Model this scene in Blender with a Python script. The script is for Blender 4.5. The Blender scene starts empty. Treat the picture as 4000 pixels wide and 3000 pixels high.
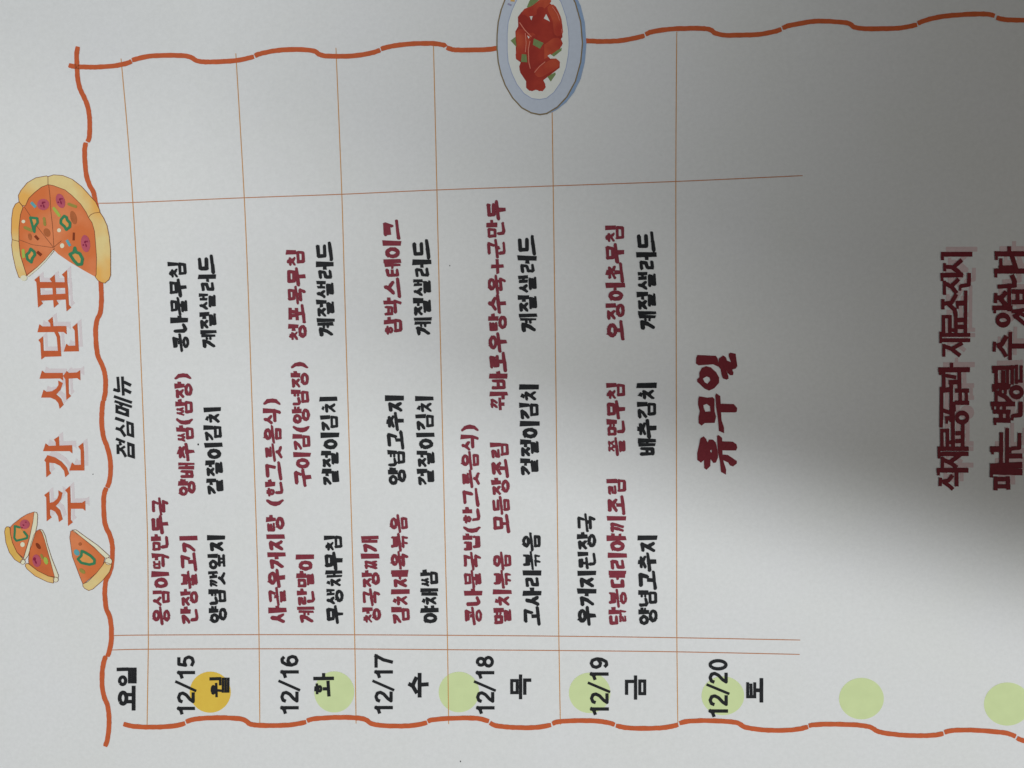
import bpy, math, random
from mathutils import Vector, Matrix
from mathutils.geometry import delaunay_2d_cdt
random.seed(7)
sc = bpy.context.scene
COL = sc.collection

# ------------------------------------------------------------------ camera, world, lights, exposure
FPX = 3022.0                      # focal length in pixels of the 4000 px wide frame
DIST = 0.2115                     # metres from the lens to the sheet
TA, TB = math.radians(3.68), math.radians(-2.85)
ROT = Matrix.Rotation(TA, 3, 'Y') @ Matrix.Rotation(TB, 3, 'X')
CAM = ROT @ Vector((0, 0, DIST))
cd = bpy.data.cameras.new("camera")
cam = bpy.data.objects.new("camera", cd)
COL.objects.link(cam)
cd.sensor_width = 36
cd.lens = FPX * 36 / 4000
cd.clip_start = 0.002
cd.clip_end = 50
cam.matrix_world = Matrix.Translation(CAM) @ ROT.to_4x4()
sc.camera = cam

w = bpy.data.worlds.new("World")
sc.world = w
w.use_nodes = True
bg = w.node_tree.nodes["Background"]
bg.inputs[0].default_value = (1.0, 0.955, 0.875, 1)      # room light bounced off walls
bg.inputs[1].default_value = 0.087

def lamp(name, loc, sx, sy, power, color, rotz=0.0):
    ld = bpy.data.lights.new(name, 'AREA')
    ld.shape = 'RECTANGLE'
    ld.size, ld.size_y = sx, sy
    ld.energy = power
    ld.color = color
    o = bpy.data.objects.new(name, ld)
    o.location = loc
    o.rotation_euler = (0, 0, rotz)
    COL.objects.link(o)
    return o
# twin-tube ceiling fitting above the desk
lamp("tube_area_light", (-0.141, 0.0942, 1.5273), 1.4775, 0.2036, 17.3, (0.955, 0.985, 1.0), -0.342)
# second tube light, added further off to fit the shading on the sheet
lamp("tube_area_light", (1.862, -0.8595, 1.5273), 1.4775, 0.2036, 17.4, (1.0, 0.985, 0.93), -0.342)

sc.view_settings.view_transform = 'Standard'
sc.view_settings.look = 'None'
sc.view_settings.exposure = 0.0
sc.view_settings.gamma = 1.0

# ------------------------------------------------------------------ the sheet's surface
LAYER = 0.00003

def height(x, y):
    """gentle waviness of the paper lying on the desk, with a faint pinch near its right edge"""
    h = 0.00035 * math.sin(x * 14 + 0.6) * math.cos(y * 11 - 0.4) + 0.0002 * math.sin(x * 27 + y * 19)
    dx, dy = x - 0.0795, y - 0.0930
    u = dx * 0.955 + dy * 0.296
    v = -dx * 0.296 + dy * 0.955
    h += 0.0007 * math.exp(-(u / 0.0042) ** 2 - (v / 0.013) ** 2)
    h -= 0.0004 * math.exp(-((u + 0.007) / 0.005) ** 2 - (v / 0.016) ** 2)
    return h + 0.0008

def ground(px, py):
    """where the spot seen at (px, py) of the photograph lies on the plane of the sheet"""
    d = ROT @ Vector(((px - 2000) / FPX, -(py - 1500) / FPX, -1))
    t = -CAM.z / d.z
    p = CAM + d * t
    return p.x, p.y

def P(px, py, layer=0):
    x, y = ground(px, py)
    return Vector((x, y, height(x, y) + layer * LAYER))

# ------------------------------------------------------------------ materials
def lin(c):
    c = c / 255.0
    return c / 12.92 if c <= 0.04045 else ((c + 0.055) / 1.055) ** 2.4

MATS = {}
def ink(name, rgb, seen=0.61, mottle=0.06, scale=900.0):
    """rgb: the colour as it shows on lit paper whose linear brightness is SEEN; the paper itself reflects 0.75"""
    if name in MATS:
        return MATS[name]
    k = 0.75 / seen
    c = [min(0.8, lin(v) * k) for v in rgb]
    m = bpy.data.materials.new(name)
    m.use_nodes = True
    nt = m.node_tree
    b = nt.nodes["Principled BSDF"]
    b.inputs["Roughness"].default_value = 0.6
    b.inputs["Specular IOR Level"].default_value = 0.1
    tc = nt.nodes.new("ShaderNodeTexCoord")
    no = nt.nodes.new("ShaderNodeTexNoise")
    no.inputs["Scale"].default_value = scale
    no.inputs["Detail"].default_value = 3
    cr = nt.nodes.new("ShaderNodeMix")
    cr.data_type = 'RGBA'
    lo = [v * (1 - 2 * mottle) for v in c]
    hi = [min(0.8, v * (1 + 2 * mottle) + 0.004) for v in c]
    cr.inputs[6].default_value = (*lo, 1)
    cr.inputs[7].default_value = (*hi, 1)
    nt.links.new(tc.outputs["Object"], no.inputs["Vector"])
    nt.links.new(no.outputs["Fac"], cr.inputs[0])
    nt.links.new(cr.outputs[2], b.inputs["Base Color"])
    MATS[name] = m
    return m

def two_tone(name, a, b, seen=0.61, scale=60.0):
    """printed drawing colour that wanders between two tones"""
    m = ink(name, a, seen, 0.05, 700)
    nt = m.node_tree
    k = 0.75 / seen
    tc = nt.nodes["Texture Coordinate"]
    no = nt.nodes.new("ShaderNodeTexNoise"); no.inputs["Scale"].default_value = scale; no.inputs["Detail"].default_value = 2
    nt.links.new(tc.outputs["Object"], no.inputs["Vector"])
    mr = nt.nodes.new("ShaderNodeMapRange"); mr.inputs[1].default_value = 0.4; mr.inputs[2].default_value = 0.6
    nt.links.new(no.outputs["Fac"], mr.inputs[0])
    first = nt.nodes["Mix"]
    mx = nt.nodes.new("ShaderNodeMix"); mx.data_type = 'RGBA'
    mx.inputs[7].default_value = (*[min(0.8, lin(v) * k) for v in b], 1)
    nt.links.new(mr.outputs[0], mx.inputs[0])
    nt.links.new(first.outputs[2], mx.inputs[6])
    nt.links.new(mx.outputs[2], nt.nodes["Principled BSDF"].inputs["Base Color"])
    return m

def paper_material():
    m = bpy.data.materials.new("white_paper")
    m.use_nodes = True
    nt = m.node_tree
    b = nt.nodes["Principled BSDF"]
    b.inputs["Roughness"].default_value = 0.62
    b.inputs["Specular IOR Level"].default_value = 0.3
    tc = nt.nodes.new("ShaderNodeTexCoord")
    n1 = nt.nodes.new("ShaderNodeTexNoise"); n1.inputs["Scale"].default_value = 38; n1.inputs["Detail"].default_value = 4
    n2 = nt.nodes.new("ShaderNodeTexNoise"); n2.inputs["Scale"].default_value = 1500; n2.inputs["Detail"].default_value = 5
    n3 = nt.nodes.new("ShaderNodeTexNoise"); n3.inputs["Scale"].default_value = 900; n3.inputs["Detail"].default_value = 6; n3.inputs["Roughness"].default_value = 0.7
    for n in (n1, n2, n3):
        nt.links.new(tc.outputs["Object"], n.inputs["Vector"])
    mx = nt.nodes.new("ShaderNodeMix"); mx.data_type = 'RGBA'
    mx.inputs[6].default_value = (0.735, 0.745, 0.725, 1)
    mx.inputs[7].default_value = (0.755, 0.76, 0.775, 1)
    nt.links.new(n1.outputs["Fac"], mx.inputs[0])
    mul = nt.nodes.new("ShaderNodeMix"); mul.data_type = 'RGBA'; mul.blend_type = 'MULTIPLY'
    rp = nt.nodes.new("ShaderNodeMapRange")
    rp.inputs[1].default_value = 0.3; rp.inputs[2].default_value = 0.7; rp.inputs[3].default_value = 0.955; rp.inputs[4].default_value = 1.03
    nt.links.new(n3.outputs["Fac"], rp.inputs[0])
    nt.links.new(mx.outputs[2], mul.inputs[6])
    nt.links.new(rp.outputs[0], mul.inputs[7])
    mul.inputs[0].default_value = 1
    nt.links.new(mul.outputs[2], b.inputs["Base Color"])
    bp = nt.nodes.new("ShaderNodeBump"); bp.inputs["Strength"].default_value = 0.25; bp.inputs["Distance"].default_value = 0.00006
    nt.links.new(n2.outputs["Fac"], bp.inputs["Height"])
    nt.links.new(bp.outputs[0], b.inputs["Normal"])
    return m

def plain(name, rgb, rough, metal=0.0):
    m = bpy.data.materials.new(name)
    m.use_nodes = True
    b = m.node_tree.nodes["Principled BSDF"]
    no = m.node_tree.nodes.new("ShaderNodeTexNoise"); no.inputs["Scale"].default_value = 30
    mx = m.node_tree.nodes.new("ShaderNodeMix"); mx.data_type = 'RGBA'
    mx.inputs[6].default_value = (*[v * 0.85 for v in rgb], 1)
    mx.inputs[7].default_value = (*[v * 1.1 for v in rgb], 1)
    m.node_tree.links.new(no.outputs["Fac"], mx.inputs[0])
    m.node_tree.links.new(mx.outputs[2], b.inputs["Base Color"])
    b.inputs["Roughness"].default_value = rough
    b.inputs["Metallic"].default_value = metal
    return m

# ------------------------------------------------------------------ mesh helpers
def link_mesh(name, verts, faces, mat, parent=None, label=None):
    me = bpy.data.meshes.new(name)
    me.from_pydata([tuple(v) for v in verts], [], faces)
    me.materials.append(mat)
    me.update()
    o = bpy.data.objects.new(name, me)
    COL.objects.link(o)
    if parent is not None:
        o.parent = parent
    if label:
        o["label"] = label
    return o

def refine(poly, step=38.0):
    out = []
    n = len(poly)
    for i in range(n):
        a, b = poly[i], poly[(i + 1) % n]
        d = math.hypot(b[0] - a[0], b[1] - a[1])
        k = max(1, int(math.ceil(d / step)))
        for j in range(k):
            out.append((a[0] + (b[0] - a[0]) * j / k, a[1] + (b[1] - a[1]) * j / k))
    return out

def print_part(name, polys, mat, layer, parent, holes=(), label=None):
    """one printed shape on the paper: outlines in photograph pixels, unioned into a single clean mesh"""
    polys = [refine(p) for p in polys]
    hol = [refine(p) for p in holes]
    vs, fs = [], []
    for p in polys + hol:
        if sum(p[i - 1][0] * p[i][1] - p[i][0] * p[i - 1][1] for i in range(len(p))) < 0:
            p.reverse()
        k = len(vs)
        vs += [Vector(q) for q in p]
        fs.append(list(range(k, k + len(p))))
    if not vs:
        return None
    x0 = min(v.x for v in vs); x1 = max(v.x for v in vs); y0 = min(v.y for v in vs); y1 = max(v.y for v in vs)
    if (x1 - x0) > 60 and (y1 - y0) > 60 and (x1 - x0) * (y1 - y0) < 4e5:
        yy = y0 + 21
        while yy < y1:
            xx = x0 + 21
            while xx < x1:
                vs.append(Vector((xx, yy))); xx += 40
            yy += 40
    ov, oe, of, o1, o2, org = delaunay_2d_cdt(vs, [], fs, 0, 1e-3)
    nh = len(polys)
    keep = [f for f, g in zip(of, org) if g and not any(k >= nh for k in g)]
    used = {}
    verts, faces = [], []
    for f in keep:
        q = []
        for i in f:
            if i not in used:
                used[i] = len(verts)
                verts.append(P(ov[i][0], ov[i][1], layer))
            q.append(used[i])
        faces.append(q[::-1])
    # faces look up towards the reader
    a, b, c = (verts[i] for i in faces[0][:3])
    if (b - a).cross(c - a).z < 0:
        faces = [f[::-1] for f in faces]
    return link_mesh(name, verts, faces, mat, parent, label)

def disc(x, y, rx, ry=None, n=10, rot=0.0):
    ry = rx if ry is None else ry
    c, s = math.cos(rot), math.sin(rot)
    return [(x + rx * math.cos(t) * c - ry * math.sin(t) * s, y + rx * math.cos(t) * s + ry * math.sin(t) * c)
            for t in (2 * math.pi * k / n for k in range(n))]

def seg(a, b, wa, wb, ext=0.0):
    dx, dy = b[0] - a[0], b[1] - a[1]
    L = math.hypot(dx, dy) or 1e-6
    ux, uy = dx / L, dy / L
    a = (a[0] - ux * wa * ext, a[1] - uy * wa * ext)
    b = (b[0] + ux * wb * ext, b[1] + uy * wb * ext)
    nx, ny = -uy, ux
    return [(a[0] + nx * wa / 2, a[1] + ny * wa / 2), (b[0] + nx * wb / 2, b[1] + ny * wb / 2),
            (b[0] - nx * wb / 2, b[1] - ny * wb / 2), (a[0] - nx * wa / 2, a[1] - ny * wa / 2)]

def stroke(pts, w, cap='round', closed=False):
    """polygons of one pen stroke; w a number or one per point"""
    ws = [w] * len(pts) if not hasattr(w, '__len__') else list(w)
    out = []
    n = len(pts)
    rng = range(n if closed else n - 1)
    for i in rng:
        j = (i + 1) % n
        out.append(seg(pts[i], pts[j], ws[i], ws[j], 0.5 if cap == 'square' else 0.0))
    if cap == 'round':
        for p, q in zip(pts, ws):
            out.append(disc(p[0], p[1], q / 2, n=8, rot=0.3))
    elif cap == 'butt':
        for p, q in list(zip(pts, ws))[(0 if closed else 1):(n if closed else -1)]:
            out.append(disc(p[0], p[1], q / 2, n=10))
    return out

def smooth(pts, k=5):
    """Catmull-Rom through the points"""
    out = []
    n = len(pts)
    for i in range(n - 1):
        p0 = pts[max(0, i - 1)]; p1 = pts[i]; p2 = pts[i + 1]; p3 = pts[min(n - 1, i + 2)]
        for j in range(k):
            t = j / k
            out.append(tuple(0.5 * ((2 * p1[a]) + (-p0[a] + p2[a]) * t + (2 * p0[a] - 5 * p1[a] + 4 * p2[a] - p3[a]) * t * t
                             + (-p0[a] + 3 * p1[a] - 3 * p2[a] + p3[a]) * t ** 3) for a in (0, 1)))
    out.append(pts[-1])
    return out

def ribbon(pts, w, wob=0.0, end=0.0):
    """smooth ribbon of even width through the points, with slightly ragged ends and edges"""
    c = smooth(pts)
    if end:
        for i, j in ((0, 1), (-1, -2)):
            dx, dy = c[i][0] - c[j][0], c[i][1] - c[j][1]
            d = math.hypot(dx, dy) or 1
            c[i] = (c[i][0] + dx / d * end, c[i][1] + dy / d * end)
    L, R = [], []
    for i, p in enumerate(c):
        a = c[max(0, i - 1)]; b = c[min(len(c) - 1, i + 1)]
        dx, dy = b[0] - a[0], b[1] - a[1]
        d = math.hypot(dx, dy) or 1
        nx, ny = -dy / d, dx / d
        t = min(i, len(c) - 1 - i)
        k = 0.84 if t == 0 else 1.0
        r1 = w / 2 * k + random.uniform(-wob, wob); r2 = w / 2 * k + random.uniform(-wob, wob)
        L.append((p[0] + nx * r1, p[1] + ny * r1)); R.append((p[0] - nx * r2, p[1] - ny * r2))
    return L + R[::-1]

# ------------------------------------------------------------------ things
def thing(name, label, cat, loc=(0, 0, 0)):
    o = bpy.data.objects.new(name, None)
    COL.objects.link(o)
    o.location = loc
    o.empty_display_size = 0.05
    o["label"] = label
    o["category"] = cat
    return o

# desk under the sheet
def desk():
    X0, X1, Y0, Y1, Z0, Z1 = -0.7, 0.9, -0.55, 0.55, -0.026, -0.001
    r = 0.004
    v = [(X0, Y0, Z0), (X1, Y0, Z0), (X1, Y1, Z0), (X0, Y1, Z0), (X0, Y0, Z1 - r), (X1, Y0, Z1 - r), (X1, Y1, Z1 - r), (X0, Y1, Z1 - r),
         (X0 + r, Y0 + r, Z1), (X1 - r, Y0 + r, Z1), (X1 - r, Y1 - r, Z1), (X0 + r, Y1 - r, Z1)]
    f = [(3, 2, 1, 0), (0, 1, 5, 4), (1, 2, 6, 5), (2, 3, 7, 6), (3, 0, 4, 7), (4, 5, 9, 8), (5, 6, 10, 9), (6, 7, 11, 10), (7, 4, 8, 11), (8, 9, 10, 11)]
    o = link_mesh("table_top", v, f, plain("light_laminate", (0.42, 0.38, 0.33), 0.5))
    o["kind"] = "structure"
desk()

sheet = thing("menu_sheet", "white printed weekly meal plan sheet with orange wavy border and Korean dish names", "menu")

def paper():
    mat = paper_material()
    x0, x1, y0, y1, st = -420, 5900, -330, 3330, 26
    nx = int((x1 - x0) / st); ny = int((y1 - y0) / st)
    a = ground(x0, y0); b = ground(x1, y0); c = ground(x0, y1)
    # a true rectangle in the plane, turned with the print
    ang = math.radians(-1.08)
    ux, uy = math.cos(ang), math.sin(ang)
    cx, cy = ground(x0, 1500)
    W = 0.420; H = 0.255
    top, bot = [], []
    gx = int(W / 0.0018); gy = int(H / 0.0018)
    for j in range(gy + 1):
        for i in range(gx + 1):
            s = W * i / gx; t = H * (j / gy - 0.5)
            x = cx + ux * s - uy * t; y = cy + uy * s + ux * t
            z = height(x, y)
            top.append((x, y, z)); bot.append((x, y, z - 0.0001))
    n = len(top)
    f = []
    g = lambda i, j: j * (gx + 1) + i
    for j in range(gy):
        for i in range(gx):
            f.append((g(i, j), g(i + 1, j), g(i + 1, j + 1), g(i, j + 1)))
            f.append((n + g(i, j + 1), n + g(i + 1, j + 1), n + g(i + 1, j), n + g(i, j)))
    for i in range(gx):
        f.append((n + g(i, 0), n + g(i + 1, 0), g(i + 1, 0), g(i, 0)))
        f.append((g(i, gy), g(i + 1, gy), n + g(i + 1, gy), n + g(i, gy)))
    for j in range(gy):
        f.append((g(0, j), g(0, j + 1), n + g(0, j + 1), n + g(0, j)))
        f.append((n + g(gx, j), n + g(gx, j + 1), g(gx, j + 1), g(gx, j)))
    o = link_mesh("paper", top + bot, f, mat, sheet)
    for p in o.data.polygons:
        p.use_smooth = True
paper()

ORANGE = ink("orange_ink", (180, 87, 50), mottle=0.07, scale=600)
LINE = ink("ochre_line_ink", (186, 134, 74))
LINEH = ink("brown_line_ink", (172, 116, 82))
BLACK = ink("black_ink", (31, 32, 34), mottle=0.15)
MAROON = ink("maroon_ink", (118, 46, 57), mottle=0.12, scale=1400)
WINE = ink("dark_wine_ink", (104, 34, 42), mottle=0.10, scale=1400)
PINK = ink("pale_pink_ink", (197, 188, 190), mottle=0.03)
PINK2 = ink("dusty_pink_ink", (196, 176, 177), mottle=0.05)
GREEN = ink("pale_green_ink", (190, 203, 152), mottle=0.03, scale=300)
YELLOW = ink("golden_yellow_ink", (224, 174, 70), mottle=0.05, scale=400)

# ------------------------------------------------------------------ table lines
V = [[(476, 231), (500, 500), (522, 792), (540, 1100), (556, 1450), (575, 1900), (583, 2150), (586, 2476), (586, 2532), (582, 2824)],
     [(925, 212), (956, 750), (971, 1100), (983, 1450), (1008, 2150), (1016, 2475), (1020, 2817)],
     [(1316, 192), (1338, 750), (1348, 1100), (1358, 1450), (1379, 2150), (1388, 2475), (1394, 2821)],
     [(1696, 186), (1709, 745), (1717, 1100), (1725, 1450), (1741, 2150), (1749, 2478), (1754, 2824)],
     [(2157, 440), (2161, 730), (2171, 1450), (2179, 2150), (2183, 2481), (2189, 2826)],
     [(2641, 131), (2637, 713), (2639, 1450), (2641, 2150), (2642, 2486), (2646, 2820)]]
Hh = [[(388, 795), (522, 792), (957, 774), (1338, 761), (1709, 745), (2161, 730), (2636, 713), (3130, 690)],
      [(448, 2478), (586, 2476), (1016, 2475), (1388, 2476), (1749, 2478), (2183, 2481), (2642, 2486), (3121, 2494)],
      [(446, 2534), (586, 2531), (1016, 2530), (1388, 2531), (1749, 2534), (2183, 2537), (2642, 2541), (3119, 2550)]]
for i, l in enumerate(V):
    print_part("table_line", [ribbon(l, 3.4)], LINE, 2.2, sheet)
for l in Hh:
    print_part("table_line", [ribbon(l, 3.4)], LINEH, 2.6, sheet)

# ------------------------------------------------------------------ round day dots
for (x, y, rx, ry, m) in [(827, 2698, 80, 80, YELLOW), (1309, 2698, 78, 80, GREEN), (1794, 2699, 79, 79, GREEN), (2303, 2702, 81, 79, GREEN),
                       (2821, 2712, 83, 76, GREEN), (3359, 2722, 87, 81, GREEN), (3926, 2743, 91, 84, GREEN)]:
    print_part("day_dot", [disc(x, y, rx, ry, 40)], m, 1.4, sheet, label="golden yellow round dot" if m is YELLOW else None)

# ------------------------------------------------------------------ wavy border
BORDER = [
 # page top edge of the frame (left in the picture)
 [(307, 187), (303, 215), (304, 253), (307, 307), (316, 348), (332, 382), (344, 412), (352, 453), (354, 497), (352, 538), (346, 553)],
 [(338, 561), (334, 590), (335, 633), (341, 687), (355, 728), (368, 750), (375, 785), (385, 830), (395, 900), (398, 1000), (398, 1098), (400, 1152), (399, 1197), (394, 1228), (383, 1250), (378, 1290), (380, 1340),
  (387, 1390), (403, 1425), (413, 1455), (417, 1490), (416, 1530), (410, 1562)],
 [(407, 1568), (404, 1594), (403, 1653), (410, 1707), (424, 1744), (434, 1784), (438, 1829), (434, 1875), (426, 1900)],
 [(420, 1906), (413, 1930), (411, 1965), (413, 2019), (420, 2055), (435, 2086), (444, 2120), (446, 2153), (442, 2207), (430, 2245), (421, 2262), (417, 2295), (417, 2329), (423, 2375), (435, 2402), (442, 2442), (442, 2497), (434, 2540), (428, 2556)],
 [(420, 2560), (412, 2585), (407, 2625), (408, 2684), (418, 2725), (430, 2756), (434, 2815), (429, 2874), (420, 2906)],
 # page left... right side lines of the frame (top of the picture)
 [(275, 257), (295, 262), (340, 264), (384, 264), (452, 259), (497, 250), (515, 243)],
 [(522, 237), (543, 231), (588, 222), (655, 219), (723, 221), (752, 228), (767, 238), (791, 244), (836, 245), (904, 242), (954, 235), (993, 226)],
 [(1002, 221), (1020, 214), (1081, 202), (1149, 198), (1207, 200), (1235, 206), (1251, 217), (1275, 223), (1329, 225), (1397, 222), (1456, 212), (1486, 202)],
 [(1494, 196), (1524, 188), (1578, 180), (1646, 176), (1705, 177), (1736, 183), (1741, 187)],
 [(1750, 193), (1770, 200), (1804, 202), (1890, 201), (1948, 195), (2020, 185), (2200, 168), (2292, 167), (2342, 169), (2410, 167), (2469, 158), (2513, 147)],
 [(2522, 140), (2550, 130), (2614, 121), (2682, 118), (2740, 118), (2772, 123), (2790, 136), (2828, 144), (2885, 144), (2954, 141), (3011, 131), (3047, 120)],
 [(3056, 113), (3081, 104), (3144, 95), (3220, 92), (3290, 94), (3316, 100), (3332, 112), (3372, 118), (3442, 118), (3518, 114), (3573, 103)],
 [(3581, 96), (3613, 84), (3676, 70), (3771, 62), (3847, 61), (3875, 67)],
 [(3888, 75), (3910, 81), (3948, 84), (4020, 84), (4110, 80)],
 # bottom of the picture
 [(493, 2822), (520, 2829), (565, 2833), (633, 2833), (692, 2828), (727, 2819)],
 [(736, 2812), (760, 2804), (805, 2799), (868, 2797), (940, 2801), (965, 2809), (981, 2821), (1008, 2826), (1072, 2828), (1144, 2825), (1197, 2815)],
 [(1206, 2809), (1225, 2803), (1284, 2798), (1352, 2797), (1406, 2800), (1433, 2807), (1452, 2820), (1488, 2828), (1556, 2831), (1623, 2828), (1667, 2818)],
 [(1675, 2812), (1691, 2807), (1750, 2802), (1827, 2800), (1875, 2803), (1908, 2812)],
 [(1917, 2820), (1935, 2829), (1980, 2835), (2040, 2838), (2100, 2836), (2150, 2828)],
 [(2160, 2821), (2185, 2814), (2260, 2810), (2330, 2812), (2375, 2818), (2398, 2825)],
 [(2408, 2830), (2450, 2838), (2532, 2840), (2600, 2836), (2645, 2826)],
 [(2655, 2819), (2685, 2812), (2749, 2809), (2816, 2811), (2872, 2816), (2893, 2826), (2907, 2834), (2943, 2841), (2997, 2846), (3065, 2846), (3115, 2841), (3149, 2833)],
 [(3157, 2827), (3180, 2824), (3223, 2822), (3314, 2823), (3377, 2829), (3404, 2838), (3422, 2849), (3458, 2857), (3520, 2864), (3590, 2866), (3640, 2864), (3675, 2858)],
 [(3684, 2852), (3710, 2846), (3770, 2844), (3840, 2847), (3910, 2854), (3940, 2861), (3956, 2868)],
 [(3966, 2876), (3985, 2884), (4030, 2890), (4110, 2892)],
]
for l in BORDER:
    print_part("border_line", [ribbon(l, 18.7, 0.7, 3.2)], ORANGE, 3, sheet)

def outline(pts, w=5.0, closed=True):
    out = []
    for i in range(len(pts) - (0 if closed else 1)):
        out.append(seg(pts[i], pts[(i + 1) % len(pts)], w, w, .3))
    return out

# ------------------------------------------------------------------ title lettering (outlines followed one by one)
def tr(pts, s, ox, oy):
    return [(ox + x / s, oy + y / s) for x, y in pts]
T1 = lambda p: tr(p, 3.95, 120, 1000)
T2 = lambda p: tr(p, 3.95, 120, 1400)
T3 = lambda p: tr(p, 3.95, 120, 1640)
TITLE = {
 "pyo": [T1(p) for p in [
   [(80, 372), (150, 312), (158, 405), (163, 490), (170, 605), (178, 690), (205, 735), (138, 792), (130, 690), (118, 490), (110, 405)],
   [(150, 405), (550, 410), (555, 492), (155, 495)], [(160, 607), (565, 585), (567, 670), (165, 690)],
   [(315, 358), (385, 295), (395, 400), (405, 500), (410, 590), (412, 680), (447, 738), (380, 795), (370, 690), (362, 560), (358, 495), (350, 405)],
   [(503, 290), (575, 225), (580, 400), (592, 500), (600, 670), (605, 755), (640, 795), (575, 850), (562, 670), (552, 500), (545, 405), (540, 330)]]],
 "dan": [T1(p) for p in [
   [(158, 1058), (200, 1090), (325, 1090), (460, 1083), (567, 1085), (572, 1205), (530, 1170), (440, 1170), (130, 1175)],
   [(290, 1000), (355, 945), (368, 1092), (330, 1097), (325, 1040)],
   [(210, 1245), (220, 1465), (445, 1465), (425, 1250), (385, 1168), (435, 1168), (468, 1240), (490, 1545), (240, 1553), (190, 1592), (175, 1340), (145, 1297)],
   [(665, 1100), (735, 1040), (745, 1200), (760, 1468), (535, 1472), (572, 1358), (605, 1388), (712, 1385), (700, 1150)]]],
 "sik": [T2(p) for p in [
   [(200, 190), (240, 225), (515, 225), (520, 338), (480, 305), (165, 310)],
   [(578, 198), (610, 225), (735, 218), (780, 185), (785, 333), (740, 300), (603, 308), (608, 540), (640, 578), (577, 632), (560, 320), (525, 270)],
   [(225, 485), (265, 515), (350, 508), (420, 465), (455, 410), (450, 345), (515, 380), (480, 480), (415, 553), (490, 620), (528, 712), (472, 768), (455, 690), (410, 635), (330, 600), (190, 600)]]],
 "gan": [T3(p) for p in [
   [(258, 362), (305, 400), (418, 395), (415, 340), (388, 300), (458, 252), (465, 395), (660, 388), (667, 508), (628, 475), (222, 475)],
   [(287, 542), (400, 575), (500, 640), (580, 730), (615, 825), (562, 873), (545, 780), (480, 700), (400, 660), (310, 652), (315, 780), (340, 818), (272, 873), (265, 650), (242, 618)],
   [(762, 408), (832, 350), (845, 500), (850, 772), (625, 773), (665, 655), (700, 692), (803, 690), (797, 460)]]],
 "ju": [T3(p) for p in [
   [(242, 1152), (312, 1100), (320, 1275), (380, 1262), (440, 1210), (462, 1150), (458, 1085), (515, 1120), (495, 1210), (455, 1275), (410, 1320), (480, 1385), (520, 1525), (467, 1560), (455, 1480), (410, 1405), (350, 1375), (323, 1375), (325, 1460), (350, 1495), (280, 1550), (272, 1190)],
   [(562, 1078), (632, 1018), (642, 1275), (820, 1272), (865, 1243), (868, 1390), (835, 1360), (645, 1360), (643, 1530), (675, 1570), (608, 1622), (597, 1120)]]],
}
for k, pl in TITLE.items():
    t = print_part("title_letter", pl + [q for p in pl for q in outline(p, 1.6)], ORANGE, 4, sheet)
    print_part("letter_shadow", [[(x + 15.5, y - 17.5) for x, y in p] for p in pl], PINK, 1, t)

# ------------------------------------------------------------------ Hangul composed of strokes
CHO = "ㄱㄲㄴㄷㄸㄹㅁㅂㅃㅅㅆㅇㅈㅉㅊㅋㅌㅍㅎ"
JUNG = "ㅏㅐㅑㅒㅓㅔㅕㅖㅗㅘㅙㅚㅛㅜㅝㅞㅟㅠㅡㅢㅣ"
JONG = ["", "ㄱ", "ㄲ", "ㄳ", "ㄴ", "ㄵ", "ㄶ", "ㄷ", "ㄹ", "ㄺ", "ㄻ", "ㄼ", "ㄽ", "ㄾ", "ㄿ", "ㅀ", "ㅁ", "ㅂ", "ㅄ", "ㅅ", "ㅆ", "ㅇ", "ㅈ", "ㅊ", "ㅋ", "ㅌ", "ㅍ", "ㅎ"]

def ring(cx, cy, rx, ry, n=12):
    return [(cx + rx * math.cos(2 * math.pi * k / n - 2.2), cy + ry * math.sin(2 * math.pi * k / n - 2.2)) for k in range(n + 1)]

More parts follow.
